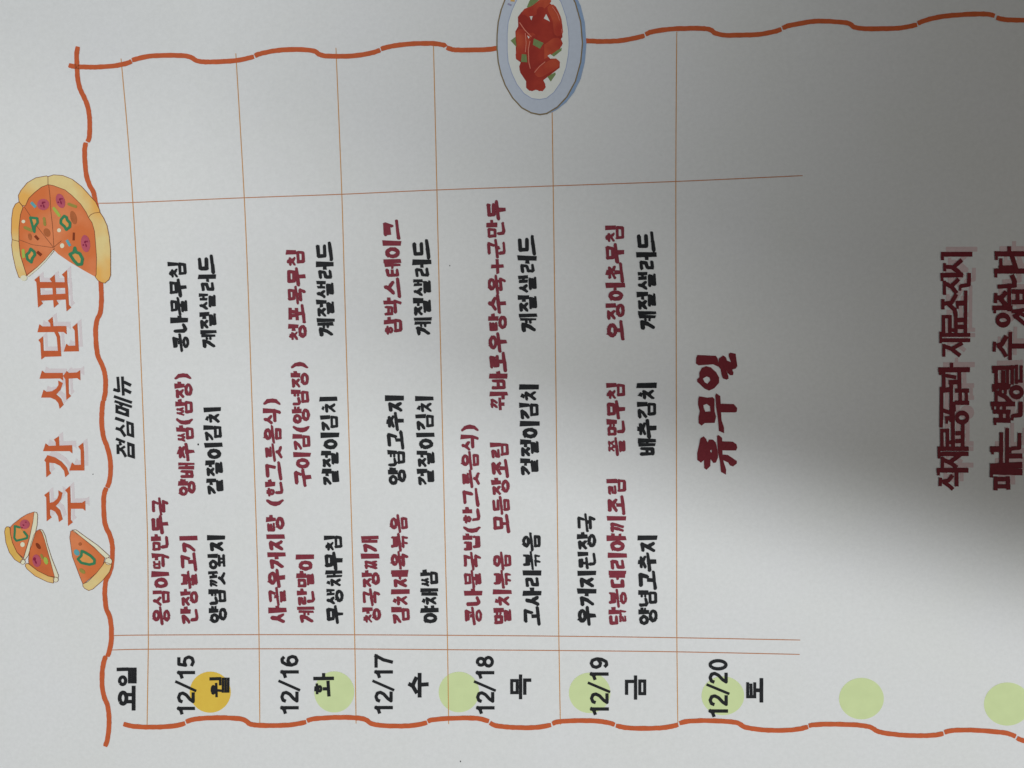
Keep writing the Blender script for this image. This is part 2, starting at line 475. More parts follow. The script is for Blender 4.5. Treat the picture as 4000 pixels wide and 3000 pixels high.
def jamo(c, wide, brush):
    """strokes of a consonant in its unit box"""
    if c == "ㄱ":
        if wide:
            return [[(0, .08), (1, 0), (.82, 1)]] if brush else [[(0, 0), (1, 0), (1, 1)]]
        return [[(0, .1), (.95, .02), (.62, .55), (.05, 1)]] if brush else [[(0, 0), (1, 0), (.9, .5), (.3, 1)]]
    if c == "ㄴ":
        return [[(.04, 0), (.08, .85), (.3, 1), (1, .82)]] if brush else [[(0, 0), (0, 1), (1, 1)]]
    if c == "ㄷ":
        return [[(.95, 0), (.05, .08), (.08, .95), (1, .92)]] if brush else [[(1, 0), (0, 0), (0, 1), (1, 1)]]
    if c == "ㄹ":
        if brush:
            return [[(0, .06), (.9, 0), (.85, .42), (.12, .55), (.1, .98), (1, .92)]]
        return [[(0, 0), (1, 0), (1, .5), (0, .5), (0, 1), (1, 1)]]
    if c == "ㅁ":
        return [[(.04, .0), (.1, 1), (.95, .96), (1, 0), (.04, .04)]] if brush else [[(0, 0), (1, 0), (1, 1), (0, 1), (0, 0)]]
    if c == "ㅂ":
        return [[(.02, 0), (.08, 1), (.95, .96), (1, 0)], [(.06, .48), (.96, .46)]] if brush else [[(0, 0), (0, 1), (1, 1), (1, 0)], [(0, .5), (1, .5)]]
    if c == "ㅅ":
        return [[(.55, 0), (.45, .42), (0, 1)], [(.45, .42), (.72, .66), (1, .95)]]
    if c == "ㅇ":
        r = ring(.5, .52, .44, .46)
        return [r, [(.2, .1), (.32, .2)]] if brush else [r]
    if c == "ㅈ":
        return [[(.02, .08), (.92, .02), (.52, .5), (0, 1)], [(.52, .5), (.78, .72), (1, .98)]] if brush else [[(0, 0), (1, 0)], [(.52, 0), (.5, .4), (0, 1)], [(.5, .4), (1, 1)]]
    if c == "ㅊ":
        return [[(.36, -.08), (.62, -.02)]] + [[(x, .22 + .78 * y) for x, y in s] for s in jamo("ㅈ", wide, brush)]
    if c == "ㅋ":
        return jamo("ㄱ", wide, brush) + [[(.08, .52), (.8, .44)]]
    if c == "ㅌ":
        return jamo("ㄷ", wide, brush) + [[(.08, .5), (.9, .46)]]
    if c == "ㅍ":
        return [[(.02, .04), (.98, 0)], [(.28, 0), (.34, .95)], [(.72, 0), (.66, .95)], [(0, 1), (1, .94)]]
    if c == "ㅎ":
        return [[(.36, -.02), (.64, 0)], [(.02, .27), (.98, .22)], ring(.5, .72, .3, .27, 10)]
    dbl = {"ㄲ": "ㄱ", "ㄸ": "ㄷ", "ㅃ": "ㅂ", "ㅆ": "ㅅ", "ㅉ": "ㅈ"}
    if c in dbl:
        s = jamo(dbl[c], wide, brush)
        return [[(x * .44, y) for x, y in q] for q in s] + [[(.56 + x * .44, y) for x, y in q] for q in s]
    pair = {"ㄺ": "ㄹㄱ", "ㅄ": "ㅂㅅ", "ㄻ": "ㄹㅁ"}
    if c in pair:
        a, b = pair[c]
        return [[(x * .46, y) for x, y in q] for q in jamo(a, wide, brush)] + [[(.56 + x * .44, y) for x, y in q] for q in jamo(b, wide, brush)]
    return []

def compose(ch, brush):
    """strokes (points, width) of one syllable in a unit cell, x to the right, y down"""
    k = ord(ch) - 0xAC00
    c, v, f = CHO[k // 588], JUNG[(k % 588) // 28], JONG[k % 28]
    W = 0.212 if brush else 0.172
    WV = 0.262 if brush else 0.172
    out = []
    def put(j, box, wide=False, w=None):
        x0, y0, x1, y1 = box
        st = jamo(j, wide, brush)
        ww = w or W
        dense = {"ㄹ": .84, "ㅌ": .82, "ㅂ": .88, "ㅎ": .74, "ㅊ": .8, "ㅍ": .8, "ㄲ": .78, "ㄸ": .75, "ㅆ": .72, "ㅉ": .7, "ㅃ": .68, "ㄺ": .68, "ㅄ": .7, "ㅁ": .92, "ㅋ": .85}.get(j, 1)
        if brush and j == "ㅇ":
            x0 -= .03; x1 += .03; y0 -= .02; y1 += .02
        if brush and j in "ㅇㅎ":
            ww = min(ww, .5 * min(x1 - x0, (y1 - y0) * 1.15))
        for s in st:
            out.append(([(x0 + (x1 - x0) * x, y0 + (y1 - y0) * y) for x, y in s], ww * dense))
    vert = v in "ㅏㅐㅑㅒㅓㅔㅕㅖㅣ"
    horiz = v in "ㅗㅛㅜㅠㅡ"
    two = v in "ㅐㅔㅒㅖ"
    top, bot = (.07, .93) if not f else (.06, .47)
    if vert:
        cx1 = .5 if not two else .42
        if v in "ㅓㅕ": cx1 = .47
        put(c, (.1, .2 if not f else .1, cx1, .82 if not f else .44), w=W * (1 if not f else .86))
        wv = WV * (1 if not two else .68) * (1 if not f else .92)
        my = (top + bot) / 2
        tw = wv * .85
        if v == "ㅣ": out.append(([(.82, top), (.83, bot)], wv))
        elif v == "ㅏ": out += [([(.76, top), (.77, bot)], wv), ([(.8, my), (.97, my - .01)], tw)]
        elif v == "ㅑ": out += [([(.76, top), (.77, bot)], wv), ([(.8, my - .1 * (2 if not f else 1)), (.97, my - .1 * (2 if not f else 1))], tw * .8), ([(.8, my + .08 * (2 if not f else 1)), (.97, my + .08 * (2 if not f else 1))], tw * .8)]
        elif v == "ㅓ": out += [([(.84, top), (.85, bot)], wv), ([(.62, my), (.82, my)], tw * .8)]
        elif v == "ㅕ": out += [([(.84, top), (.85, bot)], wv), ([(.62, my - .09), (.82, my - .09)], tw * .6), ([(.62, my + .1), (.82, my + .1)], tw * .6)]
        elif v == "ㅐ": out += [([(.64, top + .04), (.65, bot - .03)], wv), ([(.88, top), (.89, bot)], wv), ([(.66, my), (.86, my)], wv * .8)]
        elif v == "ㅔ": out += [([(.7, top + .05), (.7, bot - .05)], wv), ([(.9, top), (.91, bot)], wv), ([(.52, my), (.68, my)], wv * .8)]
        elif v == "ㅖ": out += [([(.7, top + .05), (.7, bot - .05)], wv), ([(.9, top), (.91, bot)], wv), ([(.52, my - .1), (.68, my - .1)], wv * .7), ([(.52, my + .12), (.68, my + .12)], wv * .7)]
        if f:
            put(f, (.24, .62, .84, .92), wide=True, w=W * .86)
    elif horiz:
        wb = W * (.92 if brush else 1)
        wide = c in "ㄱㅋㄲ"
        if not f:
            cb = (.2, .1, .8, .48) if v in "ㅗㅛ" else ((.2, .1, .8, .52) if v == "ㅡ" else (.2, .08, .8, .38))
            yb = {"ㅗ": .84, "ㅛ": .84, "ㅡ": .82, "ㅜ": .56, "ㅠ": .56}[v]
            se = .92
        else:
            cb = (.24, .08, .78, .34)
            yb = .5
            se = .62
        put(c, cb, wide=wide, w=W * (1 if not f else .82))
        tilt = .05 if brush else 0
        if f: wb *= .82
        out.append(([(.02, yb + tilt), (.5, yb), (.98, yb - tilt)], wb))
        ys0 = cb[3] + .06
        if v == "ㅗ": out.append(([(.5, ys0), (.5, yb)], wb))
        if v == "ㅛ": out += [([(.34, ys0), (.34, yb)], wb * .9), ([(.66, ys0), (.66, yb)], wb * .9)]
        if v == "ㅜ": out.append(([(.52, yb), (.54, se)], wb * (1.15 if brush else 1)))
        if v == "ㅠ": out += [([(.34, yb), (.28, se)], wb * .95), ([(.66, yb), (.68, se)], wb * .95)]
        if f:
            put(f, (.22, .7, .8, .93), wide=True, w=W * .84)
    else:
        # ㅘ ㅝ ㅚ ...
        yb = .66 if not f else .42
        hb = .93 if not f else .5
        put(c, (.12, .1, .52, (.38 if not f else .24)), w=W * (.9 if not f else .72))
        w2 = W * (.85 if not f else .66)
        if v in "ㅘㅚㅙ":
            out += [([(.04, yb + .1), (.62, yb + .06)], w2), ([(.32, yb - .12), (.32, yb + .06)], w2)]
        else:
            out += [([(.02, yb - .08), (.6, yb - .1)], w2), ([(.3, yb - .08), (.28, yb + .12)], w2)]
        if v == "ㅘ": out += [([(.8, top), (.81, hb)], WV * .9), ([(.82, (top + hb) / 2), (.98, (top + hb) / 2)], w2)]
        if v == "ㅚ": out += [([(.84, top), (.85, hb)], WV * .85)]
        if v == "ㅝ": out += [([(.86, top), (.87, hb)], WV * .85), ([(.6, yb + .1), (.84, yb + .1)], w2)]
        if f:
            put(f, (.24, .66, .86, .93), wide=True, w=W * .78)
    return out

DIG = {
 "1": [[(.3, .25), (.5, .2), (.64, .08), (.64, .94)]],
 "2": [[(.14, .3), (.22, .14), (.48, .07), (.76, .15), (.82, .32), (.68, .52), (.34, .74), (.16, .93), (.88, .93)]],
 "5": [[(.82, .08), (.28, .08), (.2, .48), (.45, .4), (.72, .46), (.84, .66), (.74, .86), (.46, .93), (.14, .82)]],
 "6": [[(.8, .2), (.62, .07), (.38, .1), (.2, .35), (.16, .62), (.28, .86), (.52, .93), (.76, .84), (.83, .65), (.72, .46), (.48, .41), (.2, .56)]],
 "7": [[(.1, .08), (.88, .08), (.58, .5), (.42, .94)]],
 "8": [ring(.5, .28, .27, .2), ring(.5, .71, .34, .22)],
 "9": [[(.2, .8), (.38, .93), (.62, .9), (.8, .65), (.84, .38), (.72, .14), (.48, .07), (.24, .16), (.17, .35), (.28, .54), (.52, .59), (.8, .44)]],
 "0": [ring(.5, .5, .32, .43, 16)],
}

def glyph(ch, brush):
    """(strokes, advance)"""
    if ch == " ": return [], 0.45
    if ch in "()":
        pts = [(.66, .06), (.36, .28), (.3, .5), (.36, .72), (.66, .94)]
        if ch == ")": pts = [(1 - x, y) for x, y in pts]
        return [([(x * .5, y) for x, y in pts], [.14, .23, .25, .23, .14])], 0.47
    if ch == "+":
        return [([(.12, .55), (.78, .5)], .17), ([(.45, .24), (.45, .82)], .17)], 0.88
    if ch == "/":
        return [([(.02, 1.04), (.68, -.06)], .175)], 0.76
    if ch in DIG:
        return [(s, .218) for s in DIG[ch]], 1.0
    return compose(ch, brush), 1.0

def lettering(text, b, t, brush=True, mat=None, name="menu_lettering", shear=0.0, weight=1.0, label=None, gw=1.0):
    """b = (x of glyph tops, x of glyph feet, y) where the line starts, t = the same where it ends; the text climbs the picture"""
    gl = [glyph(c, brush) for c in text]
    U = sum(a for _, a in gl)
    hpx = (b[1] - b[0] + t[1] - t[0]) / 2
    apx = abs(b[2] - t[2]) / U
    sc_w = (hpx + apx) / 2 * weight
    polys = []
    u0 = 0.0
    for (strokes, adv), ch in zip(gl, text):
        jx, jy = (random.uniform(-.012, .012), random.uniform(-.012, .012)) if brush else (0, 0)
        for pts, wd in strokes:
            q = []
            for x, y in pts:
                x = .5 + (x - .5) * (gw * .93 if brush else gw) if adv == 1.0 else x
                u = (u0 + x + jx + shear * (.5 - y)) / U
                v = y + jy
                x0 = b[0] + (t[0] - b[0]) * u; x1 = b[1] + (t[1] - b[1]) * u
                q.append((x0 + (x1 - x0) * v, b[2] + (t[2] - b[2]) * u))
            ws = [k * sc_w for k in wd] if hasattr(wd, '__len__') else wd * sc_w
            if brush:
                base = ws if hasattr(ws, '__len__') else [ws] * len(q)
                ws = [k * random.uniform(.9, 1.1) for k in base]
                if len(q) == 2:
                    ws[0] *= 1.08; ws[-1] *= .95
                elif len(q) < 7:
                    ws[-1] *= .86
                if len(q) == 2 and not hasattr(wd, '__len__') and wd > .15:
                    # upright of a vowel: a blunt brush bar with skewed ends
                    g4 = seg(q[0], q[1], ws[0] * 1.04, ws[1] * .98, .34)
                    polys.append([(x + random.uniform(-2.2, 2.2), y + random.uniform(-2.0, 2.0)) for x, y in g4])
                    continue
                polys += [[(x + random.uniform(-1.1, 1.1), y + random.uniform(-1.1, 1.1)) for x, y in g] for g in stroke(q, ws, 'round')]
            else:
                curved = len(q) > 6
                polys += stroke(q, ws, 'butt' if curved else 'square')
        u0 += adv
    return print_part(name, polys, mat, 5, sheet, label=label)

M, K = MAROON, BLACK
MENU = [
 ("옹심이떡만두국", (604, 671, 2437), (598, 661, 1941), M), ("간장불고기", (716, 781, 2436), (709, 774, 2087), M),
 ("양배추쌈(쌈장)", (704, 769, 1939), (686, 752, 1456), M), ("콩나물무침", (679, 741, 1374), (661, 730, 1019), K),
 ("양념깻잎지", (825, 891, 2433), (817, 882, 2084), K), ("겉절이김치", (814, 879, 1933), (799, 866, 1585), K), ("계절샐러드", (787, 850, 1362), (776, 845, 996), K),
 ("사골우거지탕 (한그릇음식)", (1057, 1125, 2433), (1031, 1099, 1556), M), ("계란말이", (1168, 1235, 2433), (1162, 1229, 2159), M),
 ("구이김(양념장)", (1155, 1219, 1900), (1138, 1206, 1414), M), ("청포묵무침", (1133, 1201, 1333), (1122, 1193, 973), M),
 ("무생채무침", (1281, 1346, 2431), (1271, 1339, 2084), K), ("겉절이김치", (1265, 1330, 1897), (1253, 1321, 1544), K), ("계절샐러드", (1242, 1311, 1317), (1237, 1305, 946), K),
 ("청국장찌개", (1422, 1490, 2433), (1413, 1481, 2088), M), ("김치제육볶음", (1535, 1603, 2436), (1525, 1593, 2008), M),
 ("양념고추지", (1520, 1588, 1895), (1510, 1579, 1539), K), ("함박스테이크", (1505, 1574, 1313), (1498, 1567, 861), M),
 ("야채쌈", (1648, 1716, 2433), (1643, 1712, 2222), K), ("겉절이김치", (1635, 1702, 1897), (1626, 1696, 1541), K), ("계절샐러드", (1620, 1689, 1313), (1613, 1684, 937), K),
 ("콩나물국밥(한그릇음식)", (1818, 1885, 2438), (1802, 1871, 1657), M), ("멸치볶음", (1930, 1999, 2438), (1927, 1997, 2152), M),
 ("모듬장조림", (1928, 1994, 2078), (1918, 1988, 1721), M), ("꿔바로우탕수육+군만두", (1915, 1984, 1599), (1903, 1974, 786), M),
 ("고사리볶음", (2046, 2114, 2438), (2041, 2112, 2077), K), ("겉절이김치", (2036, 2107, 1857), (2030, 2104, 1495), K), ("계절샐러드", (2029, 2099, 1299), (2023, 2096, 921), K),
 ("우거지된장국", (2258, 2328, 2438), (2255, 2326, 2003), K), ("닭봉데리야끼조림", (2378, 2448, 2440), (2371, 2443, 1862), M),
 ("쫄면무침", (2373, 2442, 1777), (2368, 2441, 1490), M), ("오징어초무침", (2370, 2438, 1328), (2363, 2437, 879), M),
 ("양념고추지", (2494, 2566, 2440), (2491, 2564, 2083), K), ("배추김치", (2490, 2562, 1781), (2487, 2562, 1490), K), ("계절샐러드", (2490, 2562, 1291), (2485, 2560, 907), K),
]
for text, b, t, m in MENU:
    lettering(text, b, t, True, m, label=("maroon" if m is M else "black") + " brush lettering reading " + text)
DATES = [("12/15", (700, 766, 2793), (700, 766, 2553)), ("12/16", (1101, 1169, 2791), (1101, 1169, 2551)), ("12/17", (1467, 1535, 2791), (1466, 1535, 2552)),
         ("12/18", (1863, 1931, 2792), (1860, 1929, 2556)), ("12/19", (2306, 2376, 2796), (2304, 2374, 2561)), ("12/20", (2767, 2839, 2803), (2766, 2838, 2566))]
for text, b, t in DATES:
    lettering(text, b, t, False, BLACK, name="date_lettering", label="black date reading " + text, weight=.98)
DAYS = [("요일", (466, 542, 2763), (466, 542, 2594)), ("월", (826, 903, 2714), (826, 903, 2635)), ("화", (1229, 1307, 2712), (1229, 1307, 2629)), ("수", (1598, 1675, 2714), (1598, 1675, 2630)),
        ("목", (1993, 2075, 2722), (1993, 2075, 2635)), ("금", (2440, 2523, 2723), (2440, 2523, 2638)), ("토", (2910, 2982, 2732), (2910, 2982, 2648))]
for text, b, t in DAYS:
    lettering(text, b, t, False, BLACK, name="day_lettering", label="black lettering reading " + text, weight=1.08)
HS = (4.15, 420, 1440)
hd = []
for pts_, w_ in [([(185, 130), (205, 380)], 44), ([(115, 335), (205, 362)], 50), ([(260, 125), (277, 435)], 44), ([(285, 215), (400, 270)], 52), ([(290, 335), (400, 390)], 52),
                 ([(125, 448), (415, 548)], 46), ([(135, 525), (415, 618)], 42), ([(215, 565), (265, 600)], 40),
                 ([(145, 798), (295, 848)], 50), ([(155, 960), (240, 990), (310, 1095)], 48), ([(225, 985), (290, 912)], 44),
                 ([(160, 1132), (305, 1190)], 44), ([(218, 1178), (240, 1240)], 40), ([(190, 1222), (195, 1380)], 46), ([(205, 1290), (270, 1330), (322, 1425)], 46), ([(235, 1300), (305, 1255)], 40)]:
    hd += stroke(tr(pts_, *HS), w_ / 4.15, 'butt')
hd += [tr(p, *HS) for p in [[(150, 575), (370, 655), (370, 785), (150, 715)], [(325, 840), (445, 880), (455, 1118), (335, 1080)], [(340, 1180), (460, 1220), (468, 1458), (348, 1420)]]]
hh = [tr(p, *HS) for p in [[(195, 652), (225, 652), (320, 692), (315, 712), (290, 712), (195, 675)], [(365, 905), (400, 912), (405, 1055), (375, 1040)], [(380, 1250), (410, 1258), (412, 1400), (385, 1385)]]]
print_part("heading_lettering", hd, BLACK, 5, sheet, holes=hh, label="black slanted heading reading 점심메뉴")


# closed-day word, outlines followed one by one
S3 = lambda p: tr(p, 3.017, 2660, 1340)
OFF = [[(185, 140), (400, 150), (420, 180), (430, 245), (445, 285), (400, 265), (365, 250), (195, 262), (165, 240), (168, 170)],
 [(285, 270), (340, 285), (400, 340), (437, 400), (437, 465), (380, 530), (320, 557), (265, 535), (210, 480), (180, 455), (178, 425), (205, 400), (205, 345), (235, 290)],
 [(485, 145), (515, 165), (530, 205), (575, 222), (550, 160), (548, 125), (570, 112), (630, 125), (640, 200), (650, 270), (630, 300), (590, 310), (605, 345), (600, 375), (565, 378), (535, 350), (518, 315), (545, 385), (548, 415), (525, 430), (480, 415), (462, 360), (455, 310), (430, 275), (425, 240), (435, 180)],
 [(205, 622), (300, 640), (360, 632), (383, 655), (385, 800), (402, 860), (385, 935), (270, 937), (232, 968), (197, 940), (195, 870), (210, 800), (190, 720), (193, 650)],
 [(405, 588), (450, 620), (455, 705), (465, 900), (495, 990), (495, 1055), (435, 1030), (425, 900), (400, 740), (392, 610)],
 [(440, 710), (610, 715), (648, 760), (645, 800), (630, 812), (450, 812)],
 [(255, 1092), (285, 1120), (300, 1165), (320, 1130), (365, 1130), (400, 1165), (420, 1260), (425, 1340), (400, 1400), (370, 1405), (338, 1360), (335, 1440), (290, 1485), (262, 1465), (260, 1370), (225, 1402), (182, 1370), (180, 1290), (205, 1180), (215, 1120)],
 [(430, 1075), (472, 1110), (478, 1300), (490, 1390), (520, 1480), (518, 1542), (460, 1510), (445, 1380), (425, 1290), (414, 1160), (413, 1090)],
 [(465, 1150), (600, 1155), (640, 1185), (650, 1225), (635, 1258), (470, 1258)],
 [(475, 1305), (540, 1310), (645, 1380), (645, 1410), (600, 1445), (565, 1435), (545, 1400), (480, 1370)]]
HOL = [[(290, 392), (325, 405), (332, 435), (300, 478), (265, 455), (248, 415)], [(290, 713), (330, 740), (335, 800), (275, 803), (258, 760), (252, 728)], [(343, 1247), (353, 1265), (345, 1285), (332, 1265)]]
print_part("menu_lettering", [S3(p) for p in OFF], WINE, 5, sheet, holes=[S3(p) for p in HOL], label="large maroon brush lettering reading 휴무일")

# notice at the foot of the page: two lines with a soft drop shadow
N2 = (4.1475, 3600, 940); N3 = (4.1475, 3600, 1240); N4 = (3.95, 3600, 1540)
def ns(org, items):
    out = []
    for pts, wd in items:
        q = tr(pts, *org)
        out += stroke(q, wd / org[0], 'square' if len(q) == 2 else 'butt')
    return out
def rings(org, items):
    a, b = [], []
    for x, y, ro, rix, riy in items:
        cx, cy = org[1] + x / org[0], org[2] + y / org[0]
        a.append(disc(cx, cy, ro / org[0], n=20)); b.append(disc(cx, cy, rix / org[0], riy / org[0], n=14))
    return a, b
L1 = ns(N2, [([(320, 230), (750, 228)], 78), ([(305, 220), (305, 300)], 50), ([(340, 395), (340, 480)], 50), ([(350, 430), (480, 440), (620, 320)], 66), ([(470, 440), (560, 510), (620, 580)], 74),
             ([(310, 568), (600, 562)], 78), ([(298, 560), (298, 640)], 46), ([(336, 680), (336, 860)], 52), ([(350, 700), (450, 750), (535, 860)], 70), ([(460, 730), (545, 650)], 66),
             ([(735, 530), (732, 720), (600, 742)], 62), ([(592, 740), (590, 800)], 36),
             ([(310, 980), (310, 1090)], 56), ([(330, 1025), (450, 1010), (530, 870)], 68), ([(400, 1030), (500, 1120), (520, 1220)], 68), ([(560, 1020), (650, 1015)], 80), ([(548, 1010), (548, 1090)], 40), ([(680, 840), (675, 1480)], 56),
             ([(320, 1240), (320, 1500)], 60), ([(425, 1240), (425, 1480)], 60), ([(320, 1235), (425, 1235)], 56), ([(520, 1180), (520, 1500)], 58), ([(425, 1450), (520, 1450)], 60), ([(580, 1290), (660, 1285)], 74), ([(580, 1400), (660, 1400)], 74),
             ([(285, 1530), (720, 1528)], 64), ([(285, 1615), (720, 1615)], 64), ([(275, 1500), (275, 1640)], 46)])
L1 += ns(N3, [([(325, 455), (325, 610)], 52), ([(340, 470), (450, 510), (590, 620)], 68), ([(470, 500), (600, 430)], 62),
              ([(275, 848), (705, 845)], 82), ([(268, 860), (265, 910)], 44), ([(450, 760), (450, 830)], 52), ([(322, 920), (322, 1130)], 62), ([(330, 935), (495, 965)], 62), ([(575, 890), (580, 1150)], 62), ([(440, 1045), (570, 1045)], 76),
              ([(288, 1150), (288, 1620)], 60), ([(300, 1180), (420, 1165)], 80), ([(445, 1040), (445, 1659)], 60), ([(540, 1182), (700, 1182)], 70), ([(540, 1378), (700, 1378)], 70), ([(590, 1200), (590, 1360)], 56), ([(690, 1200), (690, 1360)], 50),
              ([(300, 1495), (400, 1530)], 66), ([(490, 1380), (500, 1500)], 40)])
L1 += ns(N4, [([(272, 180), (268, 480)], 56), ([(360, 365), (440, 362)], 66), ([(360, 380), (352, 430)], 40), ([(448, 150), (450, 800)], 58),
              ([(278, 550), (278, 790)], 54), ([(365, 550), (365, 790)], 54), ([(278, 555), (365, 552)], 56), ([(425, 735), (450, 740)], 60), ([(600, 480), (600, 800)], 56), ([(520, 595), (590, 592)], 66), ([(520, 715), (590, 712)], 66),
              ([(245, 832), (655, 832)], 70), ([(245, 912), (655, 910)], 68), ([(235, 820), (235, 960)], 44), ([(288, 980), (285, 1110)], 52), ([(300, 1000), (430, 1060), (510, 1120)], 66), ([(430, 1020), (550, 930)], 66),
              ([(235, 1162), (650, 1162)], 74), ([(225, 1160), (225, 1220)], 44), ([(505, 1180), (505, 1380)], 60),
              ([(255, 1300), (252, 1380)], 52), ([(280, 1335), (380, 1320), (445, 1235)], 60), ([(300, 1340), (390, 1400), (450, 1455)], 60)])
a1, h1 = rings(N4, [(590, 355, 110, 54, 34)])
t = print_part("notice_lettering", L1 + a1, WINE, 5, sheet, holes=h1, label="maroon notice line reading 식재료공급과 재료소진시")
print_part("lettering_shadow", [[(x + 20, y - 20) for x, y in p] for p in L1 + a1], PINK2, 1, t)

L2 = ns(N2, [([(1190, 222), (1700, 222)], 84), ([(1180, 215), (1178, 300)], 48), ([(1385, 130), (1385, 200)], 62), ([(1250, 320), (1250, 440)], 54), ([(1250, 445), (1460, 440)], 70), ([(1435, 270), (1490, 440)], 70),
             ([(1180, 500), (1700, 500)], 84), ([(1170, 500), (1168, 580)], 48), ([(1425, 560), (1470, 660), (1470, 760)], 74), ([(1230, 750), (1450, 735)], 70),
             ([(1165, 880), (1160, 990)], 56), ([(1190, 930), (1260, 930), (1340, 830)], 76), ([(1250, 950), (1320, 1040)], 80), ([(1385, 730), (1385, 1120)], 60), ([(1460, 830), (1650, 830)], 74), ([(1460, 1000), (1640, 1000)], 74), ([(1520, 850), (1520, 980)], 60), ([(1630, 850), (1630, 980)], 50),
             ([(1150, 1095), (1400, 1090)], 78), ([(1150, 1090), (1150, 1160)], 44), ([(1450, 1150), (1600, 1130)], 60), ([(1450, 1240), (1560, 1180), (1640, 1220)], 66), ([(1500, 1240), (1620, 1340)], 66)])
L2 += ns(N3, [([(1145, 420), (1140, 530)], 52), ([(1180, 460), (1260, 440), (1340, 300)], 76), ([(1220, 470), (1280, 540), (1335, 635)], 66), ([(1403, 265), (1395, 660)], 60), ([(1440, 465), (1600, 465)], 82),
              ([(1140, 818), (1370, 815)], 72), ([(1135, 815), (1130, 880)], 44), ([(1172, 870), (1172, 1140)], 56), ([(1285, 890), (1285, 1140)], 66), ([(1355, 860), (1355, 1140)], 50), ([(1172, 1085), (1320, 1085)], 56),
              ([(1432, 800), (1432, 1060)], 54), ([(1500, 790), (1500, 1050)], 48), ([(1578, 800), (1578, 1030)], 50), ([(1432, 805), (1500, 805)], 50), ([(1500, 1030), (1570, 1030)], 54),
              ([(1140, 1110), (1370, 1112)], 70), ([(1130, 1110), (1128, 1180)], 44), ([(1170, 1200), (1170, 1370)], 54), ([(1190, 1215), (1330, 1290), (1430, 1400)], 74), ([(1240, 1140), (1240, 1220)], 50), ([(1320, 1140), (1320, 1220)], 50),
              ([(1120, 1400), (1440, 1398)], 78), ([(1120, 1400), (1118, 1470)], 44), ([(1200, 1430), (1200, 1500)], 56), ([(1300, 1430), (1300, 1500)], 56), ([(1150, 1520), (1370, 1520)], 66), ([(1570, 1360), (1570, 1570), (1440, 1590)], 62)])
L2 += ns(N4, [([(1100, 265), (1300, 265)], 66), ([(1110, 395), (1300, 400)], 76), ([(1190, 270), (1190, 400)], 60), ([(1295, 270), (1295, 400)], 60), ([(1100, 400), (1098, 450)], 40),
              ([(1488, 120), (1485, 320), (1370, 330)], 62), ([(1365, 330), (1362, 380)], 40),
              ([(1195, 610), (1190, 1080)], 58), ([(1065, 840), (1180, 840)], 90), ([(1062, 850), (1060, 900)], 40), ([(1286, 545), (1282, 1080)], 58), ([(1478, 590), (1472, 820), (1350, 830)], 60), ([(1335, 830), (1332, 880)], 40), ([(1310, 945), (1480, 945)], 78),
              ([(1070, 1105), (1470, 1085)], 96), ([(1070, 1180), (1470, 1190)], 100), ([(1045, 1110), (1040, 1250)], 50),
              ([(1108, 1290), (1105, 1440)], 64), ([(1295, 1290), (1300, 1430)], 64), ([(1120, 1300), (1290, 1300)], 70), ([(1120, 1410), (1300, 1410)], 66)])
a2, h2 = rings(N2, [(1285, 1290, 122, 62, 32)]); a3, h3 = rings(N3, [(1500, 1208, 118, 58, 34)])
t = print_part("notice_lettering", L2 + a2 + a3, WINE, 5, sheet, holes=h2 + h3, label="maroon notice line reading 메뉴는 변경될 수 있습니다")
print_part("lettering_shadow", [[(x + 20, y - 20) for x, y in p] for p in L2 + a2 + a3], PINK2, 1, t)

# tiny stray specks of toner
for x, y, r in [(778, 1735, 3.2), (369, 1851, 1.8), (1759, 1039, 2), (1800, 2969, 2.4)]:
    print_part("ink_speck", [disc(x, y, r, r * 1.4, 7)], BLACK, 2, sheet)

# ------------------------------------------------------------------ pictures printed on the sheet
def picture(name, label):
    o = bpy.data.objects.new(name, None)
    COL.objects.link(o)
    o.empty_display_size = 0.01
    o.parent = sheet
    o["label"] = label
    return o

CRUST_A = two_tone("crust_ink", (218, 186, 130), (212, 160, 84), scale=75)
CRUST_B = ink("crust_gold_ink", (208, 164, 84), mottle=0.08, scale=300)
CREAM = ink("dough_cream_ink", (226, 204, 178), mottle=0.04)
SAUCE = two_tone("sauce_ink", (202, 120, 78), (196, 106, 60), scale=90)
SAUCE2 = ink("sauce_deep_ink", (188, 98, 56), mottle=0.10, scale=260)
OUTL = ink("brown_outline_ink", (118, 70, 48))
PEP = ink("pepperoni_ink", (168, 78, 94), mottle=0.12, scale=500)
PEPD = ink("pepperoni_dark_ink", (122, 30, 60))
GRN = ink("pepper_green_ink", (54, 116, 80), mottle=0.08)
LGRN = ink("light_green_ink", (150, 168, 74))
OLIVE = ink("olive_ink", (140, 128, 62))
BLUE = ink("teal_ink", (86, 150, 158))
BRN = ink("mushroom_brown_ink", (162, 92, 54), mottle=0.12)
DBRN = ink("dark_brown_ink", (118, 52, 28))
TAN = ink("pepper_inner_ink", (208, 140, 76))


